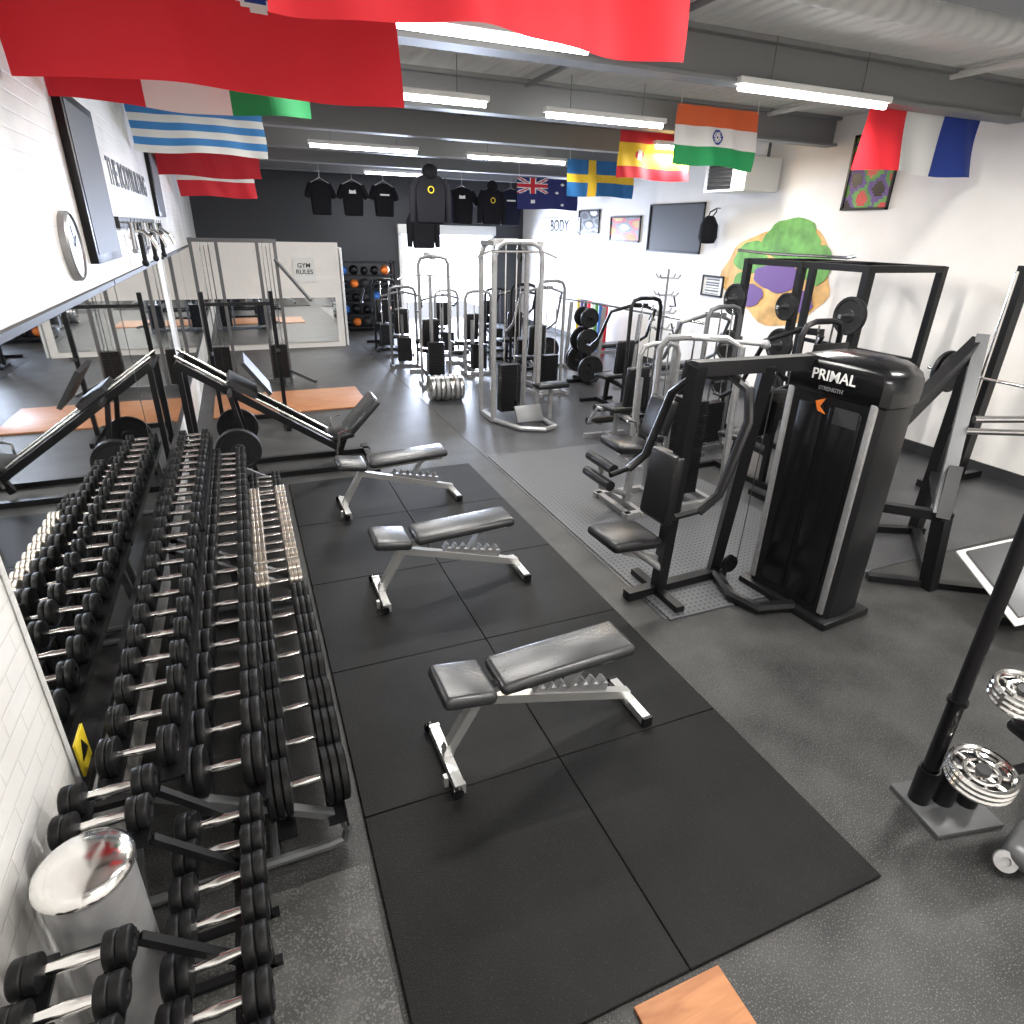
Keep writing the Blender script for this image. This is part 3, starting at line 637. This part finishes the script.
# ---------------------------------------------------------------- barbell holder bottom right
L0=V(2.8,1.13,0); T=thing('barbell_holder','steel floor stand with black tubes for vertical bars','barbell rack',L0); W=Matrix.Translation(-L0)
part(T,'base_plate',M(W).box((2.81,1.15,.012),(.36,.3,.024),(0,0,-12),bev=.004),GRY)
for i,(x,y) in enumerate(((2.71,1.22),(2.81,1.17),(2.91,1.12))): part(T,'tube_socket',M(W).lathe([(.046,0),(.046,.2),(.038,.2),(.038,.03)],(x,y,.024),n=18),BLK)
B=thing('barbell','thick black bar standing upright in floor holder','barbell',(2.71,1.22,0))
part(B,'sleeve',M().cyl((0,0,.05),(0,0,.62),.034,n=16).cyl((0,0,.62),(0,0,.64),.042,n=16),BLK2); part(B,'shaft',M().cyl((0,0,.64),(0,0,1.85),.032,n=12),BLK); part(B,'sleeve',M().cyl((0,0,1.85),(0,0,2.2),.034,n=16),BLK2)
L0=V(3.1,1.0,0); T=thing('plate_stand','black stand with chrome rimmed weight discs','gym machine',L0); W=Matrix.Translation(-L0)
for (c,R) in (((2.7,1.03,.38),.12),((2.98,1.12,.66),.11)):
    ax=Vector((-.1,-.1,1)).normalized(); C=Vector(c)
    m=M(W)
    for dz in (-.03,.0,.03): m.ring(C+ax*dz,ax,R,.014,30,8)
    m.ring(C+ax*.02,ax,R*.55,.01,24,6)
    u=ax.orthogonal().normalized(); q=ax.cross(u)
    for i in range(8):
        a=i*math.pi/4; m.cyl(C+ax*.01,C+ax*.01+(u*math.cos(a)+q*math.sin(a))*R,.012,n=8)
    wh=part(T,'disc_rim',m,CHR,'chrome disc rim')
    part(wh,'disc_core',M(W).lathe([(R*.9,-.02),(R*.9,-.005),(.03,-.005),(.03,.04),(.001,.04)],C,ax,n=24),DGR,'dark disc core')
m=M(W); m.beam((3.3,.95,.03),(3.3,.95,1.2),.07); m.beam((2.95,.85,.03),(3.5,1.1,.03),.07); m.beam((2.7,1.03,.35),(3.3,.95,.35),.03); m.beam((2.98,1.12,.63),(3.3,.95,.63),.03); part(T,'frame',m,BLK)
part(T,'seat',M(W).box((3.14,1.0,.5),(.4,.2,.07),(0,0,-10),bev=.03),VIN)
part(T,'roller',M(W).lathe([(.001,0),(.04,0),(.045,.01),(.045,.03),(.02,.032),(.018,.02),(.001,.02)],(2.72,.84,.06),(-.6,-.5,.5),n=24),SIL,'round silver roller'); part(T,'cover',M(W).box((2.85,.83,.09),(.26,.14,.12),(0,0,15),bev=.05,seg=3),GRY)

# ---------------------------------------------------------------- olympic benches & plates far right
def obench(loc,rz):
    T=thing('olympic_bench','black bench press with barbell uprights','bench',loc,rz,group='barbell benches by the wall')
    m=M()
    for s in (-1,1): m.beam((s*.5,0,0),(s*.5,-.08,1.25),.06); m.beam((s*.5,-.35,.03),(s*.5,.35,.03),.06)
    m.beam((-.5,.1,.03),(.5,.1,.03),.05); m.beam((-.5,0,.3),(.5,0,.3),.05); m.beam((0,.1,.3),(0,-1.1,.3),.06); m.beam((0,-1.1,0),(0,-1.05,.38),.06); part(T,'frame',m,SIL)
    part(T,'backrest',M().box((0,-.55,.44),(.3,1.15,.08),bev=.03,seg=3),VIN)
    part(T,'barbell',M().cyl((-1.0,-.12,1.28),(1.0,-.12,1.28),.018),CHR)
    return T
obench((6.1,11.0,0),100); obench((6.3,8.9,0),95)
for (x,y,z) in ((5.75,10.5,.35),(5.75,10.42,.35),(5.65,9.8,.26),(5.7,11.7,.3)): plate(.25,(x,y,z),'y',.05,label='large black weight plate near bench')
T=thing('weight_plate_tree','black upright tree stand for weight plates','rack',(5.6,10.0,0))
m=M(); m.beam((0,0,0),(0,0,1.3),.07); m.beam((-.3,0,.03),(.3,0,.03),.07); m.beam((0,-.3,.03),(0,.3,.03),.07)
for z in (.35,.75,1.15): m.cyl((0,-.28,z),(0,.28,z),.024)
part(T,'frame',m,BLK)
for z in (.75,1.15):
    for s in (-1,1): plate(.22 if z<1 else .17,(5.6,10.0+s*.13,z),'y',.06)
T=thing('accessory_rack','chrome tree rack holding cable handles','rack',(7.2,9.95,0))
m=M(); m.cyl((0,0,0),(0,0,1.95),.025); m.lathe([(.22,0),(.22,.03),(.03,.05)],(0,0,0),n=20)
for z in (.9,1.2,1.5,1.8):
    for a in range(4): 
        c=math.cos(a*1.57+.4)*.26; q=math.sin(a*1.57+.4)*.26; m.path([(0,0,z),(c*.8,q*.8,z),(c,q,z+.06)],.014,n=6)
part(T,'frame',m,SIL)
for i in range(5): part(T,'cable_handle',M().path([(.18*math.cos(i*1.3),.18*math.sin(i*1.3),1.5-i*.12),(.25*math.cos(i*1.3),.25*math.sin(i*1.3),1.3-i*.12),(.15*math.cos(i*1.3+.3),.15*math.sin(i*1.3+.3),1.3-i*.12)],.016),BLK)
for i,c in enumerate((RED2,BLU,GRN,FW,RED,DGR,PUR,YEL)):
    single('exercise_mat','rolled exercise mat standing upright by the wall','exercise mat',M().lathe([(.001,0),(.06,0),(.065,.01),(.065,1.08),(.06,1.1),(.001,1.1)],(0,0,0),n=14),c,(7.35,12.3+i*.17,0),group='rolled exercise mats')
T=thing('storage_shelf','black open shelving unit holding balls','shelf',(3.05,17.3,0))
for i in range(6): part(T,'shelf_board',M().box((0,0,.1+i*.32),(1.5,.4,.03)),BLK)
for x in (-.73,.73):
    for y in (-.18,.18): part(T,'post',M().beam((x,y,0),(x,y,1.75),.04),BLK)
for i in range(5):
    for j in range(5):
        c=(BLK2,DGR,BLK,BLU,BLK,ORG,BLK,DGR,BLK)[(i*3+j*5)%9]; r=.1+.01*((i+j)%3)
        single('medicine_ball','round medicine ball resting on black shelf','ball',M().sph((0,0,0),r,14),c,(2.5+j*.27,17.3,.117+i*.32+r),group='balls on the shelf')

# ---------------------------------------------------------------- right wall items
T=thing('wall_heater','white box heater unit with dark louvres','heater',(7.45,8.7,3.36))
part(T,'casing',M().box((0,0,0),(.66,.95,.46),bev=.02),WHT)
gr=part(T,'grille_recess',M().box((-.332,.1,0),(.01,.55,.38)),BLK)
for i in range(6): part(gr,'louvre',M().box((-.342,.1,-.15+i*.06),(.03,.54,.008),(0,30,0)),GRY)
for y in (-.4,.4): part(T,'bracket',M().beam((.1,y,.22),(.1,y,.62),.03),GRY)
part(T,'flue_pipe',M().cyl((.2,.3,.2),(.2,.3,.62),.06),GRY)
T=thing('wall_mural','abstract mural of green, purple and orange paint patches','mural',(XR-.004,7.95,2.05))
def blob(cy,cz,ry,rz_,n=30,j=.15,seed=0,x=0):
    rnd=random.Random(seed); P=[]
    ph=[rnd.random()*6 for _ in range(4)]
    for i in range(n):
        a=2*math.pi*i/n; k=1+j*(math.sin(3*a+ph[0])+.6*math.sin(5*a+ph[1])+.4*math.sin(9*a+ph[2]))
        P.append((x,cy+ry*k*math.cos(a),cz+rz_*k*math.sin(a)))
    return P
part(T,'paint_background',M().prism(blob(.05,-.1,1.15,.7,44,.07,3),(-.002,0,0)),TAN)
k=0
for (cy,cz,ry,rz_,mt) in ((-.15,.42,.58,.3,GRN),(.62,.15,.38,.24,GRN),(-.72,.1,.3,.26,GRN),(-.02,-.12,.5,.2,PUR),(.5,-.42,.28,.18,PUR),(-.55,-.42,.28,.16,PUR),(.75,-.2,.18,.12,GRN)):
    k+=1; part(T,'paint_patch',M().prism(blob(cy,cz,ry,rz_,30,.07,k+10,-.002-.002*k),(-.0015,0,0)),mt)
def framed(label,y0,y1,z0,z1,mats,fn,fm=BLK,name='framed_picture',cat='picture'):
    T=thing(name,label,cat,(XR-.015,(y0+y1)/2,(z0+z1)/2)); W_=y1-y0;H_=z1-z0
    m=M()
    for s in (-1,1): m.box((0,s*(W_/2-.015),0),(.03,.03,H_)); m.box((0,0,s*(H_/2-.015)),(.03,W_,.03))
    part(T,'frame',m,fm)
    nx,nz=24,24; vs=[(.002,-W_/2+.015+(W_-.03)*i/nx,-H_/2+.015+(H_-.03)*j/nz) for j in range(nz+1) for i in range(nx+1)]
    m=M(); m.v=[Vector(v) for v in vs]
    for j in range(nz):
        for i in range(nx): b=j*(nx+1)+i; m.f.append((b,b+nx+1,b+nx+2,b+1)); m.mi.append(fn((i+.5)/nx,(j+.5)/nz))
    o=m.obj('picture_print',mats); o.parent=T; return T
def pfn(k,s): 
    return lambda u,v:int((math.sin(u*s+v*3+k)+math.sin(v*s*1.3-u*4+k*2)+2)/4*3.99)
framed('colourful poster with mixed red, green and purple print',6.28,7.0,2.86,3.75,[BLK,PUR,GRN,REDP],pfn(1,11),name='wall_poster',cat='poster')
framed('plain black chalkboard in thin frame',9.9,11.6,2.2,3.05,[DGR],lambda u,v:0,name='chalkboard',cat='board')
framed('small framed picture in brown tones',11.9,13.1,2.35,2.85,[TAN,REDP,GRY,FW],pfn(2,8))
framed('small framed picture in grey tones',13.6,14.6,2.5,3.0,[DGR,GRY,BLK,FW],pfn(3,8))
framed('small framed certificate on white wall',9.13,9.7,1.52,1.87,[FW,GRY],lambda u,v:1 if (int(v*14)%2 and .15<u<.85) else 0)
T=thing('wall_sign','white sign with black lettering on wall','sign',(XR-.02,15.6,2.65)); part(T,'panel',M().box((0,0,0),(.02,2.2,.4)),FW); text(T,'BODY',.38,BLK,(-.014,0,0),'-x')
T=thing('gym_bag','black drawstring bag hanging on wall hook','bag',(7.6,9.5,2.38))
part(T,'body',M().lathe([(.001,0),(.12,.01),(.16,.1),(.15,.3),(.08,.42),(.05,.44)],(0,0,0),n=14),CLOTH); part(T,'strap',M().path([(.0,-.05,.42),(.05,-.08,.5),(.12,0,.56),(.05,.08,.5),(0,.05,.42)],.012),BLK); part(T,'hook',M().cyl((.1,0,.56),(.19,0,.56),.01),SIL)

# ---------------------------------------------------------------- left wall items
T=thing('wall_canvas','tall dark canvas print with black frame','picture',(XL+.02,5.1,2.72))
part(T,'frame',M().box((0,0,0),(.05,.95,.9),bev=.005),BLK); part(T,'picture_print',M().box((.027,0,0),(.004,.85,.8)),DGR)
T=thing('wall_canvas','dark framed print above hook rail','picture',(XL+.02,9.6,2.95))
part(T,'frame',M().box((0,0,0),(.05,.9,.75),bev=.005),BLK); part(T,'picture_print',M().box((.027,0,0),(.004,.8,.65)),DGR)
T=thing('wall_lettering','dark painted capital lettering on white brick','lettering',(XL+.004,7.35,2.85)); text(T,'THE BODYBUILDING',.27,DGR,(0,0,0),'+x',ext=.001)
T=thing('wall_clock','round white wall clock with silver rim','clock',(XL,4.15,2.38))
part(T,'case',M().lathe([(.17,0),(.17,.03),(.158,.04),(.155,.03)],(0,0,0),(1,0,0),36),SIL); part(T,'dial',M().lathe([(.001,.028),(.155,.028)],(0,0,0),(1,0,0),36),FW)
part(T,'minute_hand',M().beam((.034,0,0),(.034,.07,.05),.004,.008),BLK); part(T,'hour_hand',M().beam((.036,0,0),(.036,-.03,.1),.004,.008),BLK)
T=thing('hook_rail','dark wall rail with hooks holding cable attachments','rail',(XL,7.2,2.5)); part(T,'rail_board',M().box((.015,0,0),(.03,2.6,.08)),DGR)
for i in range(12): part(T,'hook',M().path([(.03,-1.2+i*.22,0),(.09,-1.2+i*.22,0),(.1,-1.2+i*.22,.03)],.006,n=6),SIL)
for i in range(12):
    k=i%4; y=7.2-1.2+i*.22; c=M()
    if k==0: c.path([(0,-.02,0),(0,-.07,-.2),(0,.07,-.2),(0,.02,0)],.012); c.cyl((0,-.08,-.2),(0,.08,-.2),.018)
    elif k==1: c.path([(0,0,0),(0,0,-.06)],.012); c.path([(.12,0,-.12),(.05,0,-.06),(-.03,0,-.06),(-.05,0,-.12)],.014); c.cyl((.1,0,-.1),(.14,0,-.2),.018)
    elif k==2: c.ring((0,0,-.05),(1,0,0),.045,.008); c.path([(0,0,-.09),(0,0,-.3)],.02); c.sph((0,0,-.31),.03)
    else: c.path([(0,-.01,0),(0,-.06,-.12),(0,-.06,-.24),(0,.06,-.24),(0,.06,-.12),(0,.01,0)],.013)
    single('cable_attachment','metal cable machine handle hanging on hook rail','gym handle',c,(SIL,CHR,BLK,GRY)[(i*5)%4],(XL+.09,y,2.5),group='cable attachments on the rail')

# ---------------------------------------------------------------- hanging clothes
def hoodie(loc,rz,mt,hood=True,logo=0,sc=1.0):
    T=thing('hoodie' if hood else 't_shirt','dark hooded top on hanger from beam' if hood else 'dark t-shirt on hanger from beam','clothing',loc,rz,group='clothes hanging from the ceiling')
    m=M(); pts=[(-.2,0,.05),(-.23,0,.0),(-.24,0,-.3),(-.22,0,-.62),(.22,0,-.62),(.24,0,-.3),(.23,0,0),(.2,0,.05),(.08,0,.1),(-.08,0,.1)]
    m.prism([(x*sc,-.06,z*sc) for x,_,z in pts],(0,.12,0)); o=part(T,'torso',m,mt); bv=o.modifiers.new('b','BEVEL'); bv.width=.035; bv.segments=3
    L=.6 if hood else .25
    for s in (-1,1): part(T,'sleeve',M().path([(s*.2*sc,0,.02),(s*.28*sc,0,-.12),(s*(.3 if hood else .33)*sc,0,-L*sc)],[.075,.07,.05],10),mt)
    if hood: part(T,'hood',M().sph((0,-.02,.13*sc),.13*sc,14,sc=(1,.7,.9)),mt)
    if logo==1: part(T,'chest_print',M().prism([(-.07,-.066,-.12),(.07,-.066,-.12),(.06,-.066,-.05),(0,-.066,-.07),(-.06,-.066,-.05)],(0,-.003,0)),FW,'white chest print')
    if logo==2: part(T,'chest_print',M().box((0,-.067,-.12),(.2,.003,.03)),FW,'white chest print')
    if logo==3: part(T,'chest_print',M().ring((0,-.066,-.14),(0,1,0),.05,.008),YEL,'yellow round chest print')
    part(T,'hanger',M().path([(-.18,0,.05),(0,0,.14),(.18,0,.05)],.008).cyl((0,0,.14),(0,0,ZC-loc[2]-.35),.005,n=6),SIL)
    return T
hoodie((3.35,11.9,3.28),0,CLOTH,True,3,1.1)
hoodie((3.5,13.0,2.75),0,CLOTH,True,2,.95)
for i,x in enumerate((1.75,2.38,3.01)): hoodie((x,14.2,3.25),(12,-10,8)[i],CLOTH,False,(0,1,2)[i],.85)
for i,x in enumerate((4.15,4.75,5.35,5.9)): hoodie((x,14.1+.25*(i%2),3.25),(15,-12,8,-10)[i],CLOTH if i%3 else CLOTH2,i%2==0,(2,1,3,2)[i],1.0)

# ---------------------------------------------------------------- camera
cam=bpy.data.cameras.new('camera'); co=bpy.data.objects.new('camera',cam); COL.objects.link(co)
R=Matrix(((.9237,.1404,-.3569),(-.3828,.3896,-.8376),(.0214,.9102,.4135))).to_quaternion().to_matrix()
co.matrix_world=Matrix.Translation((0,0,2.5))@R.to_4x4(); cam.lens=21.69; cam.sensor_width=36; cam.clip_start=.05
SC.camera=co
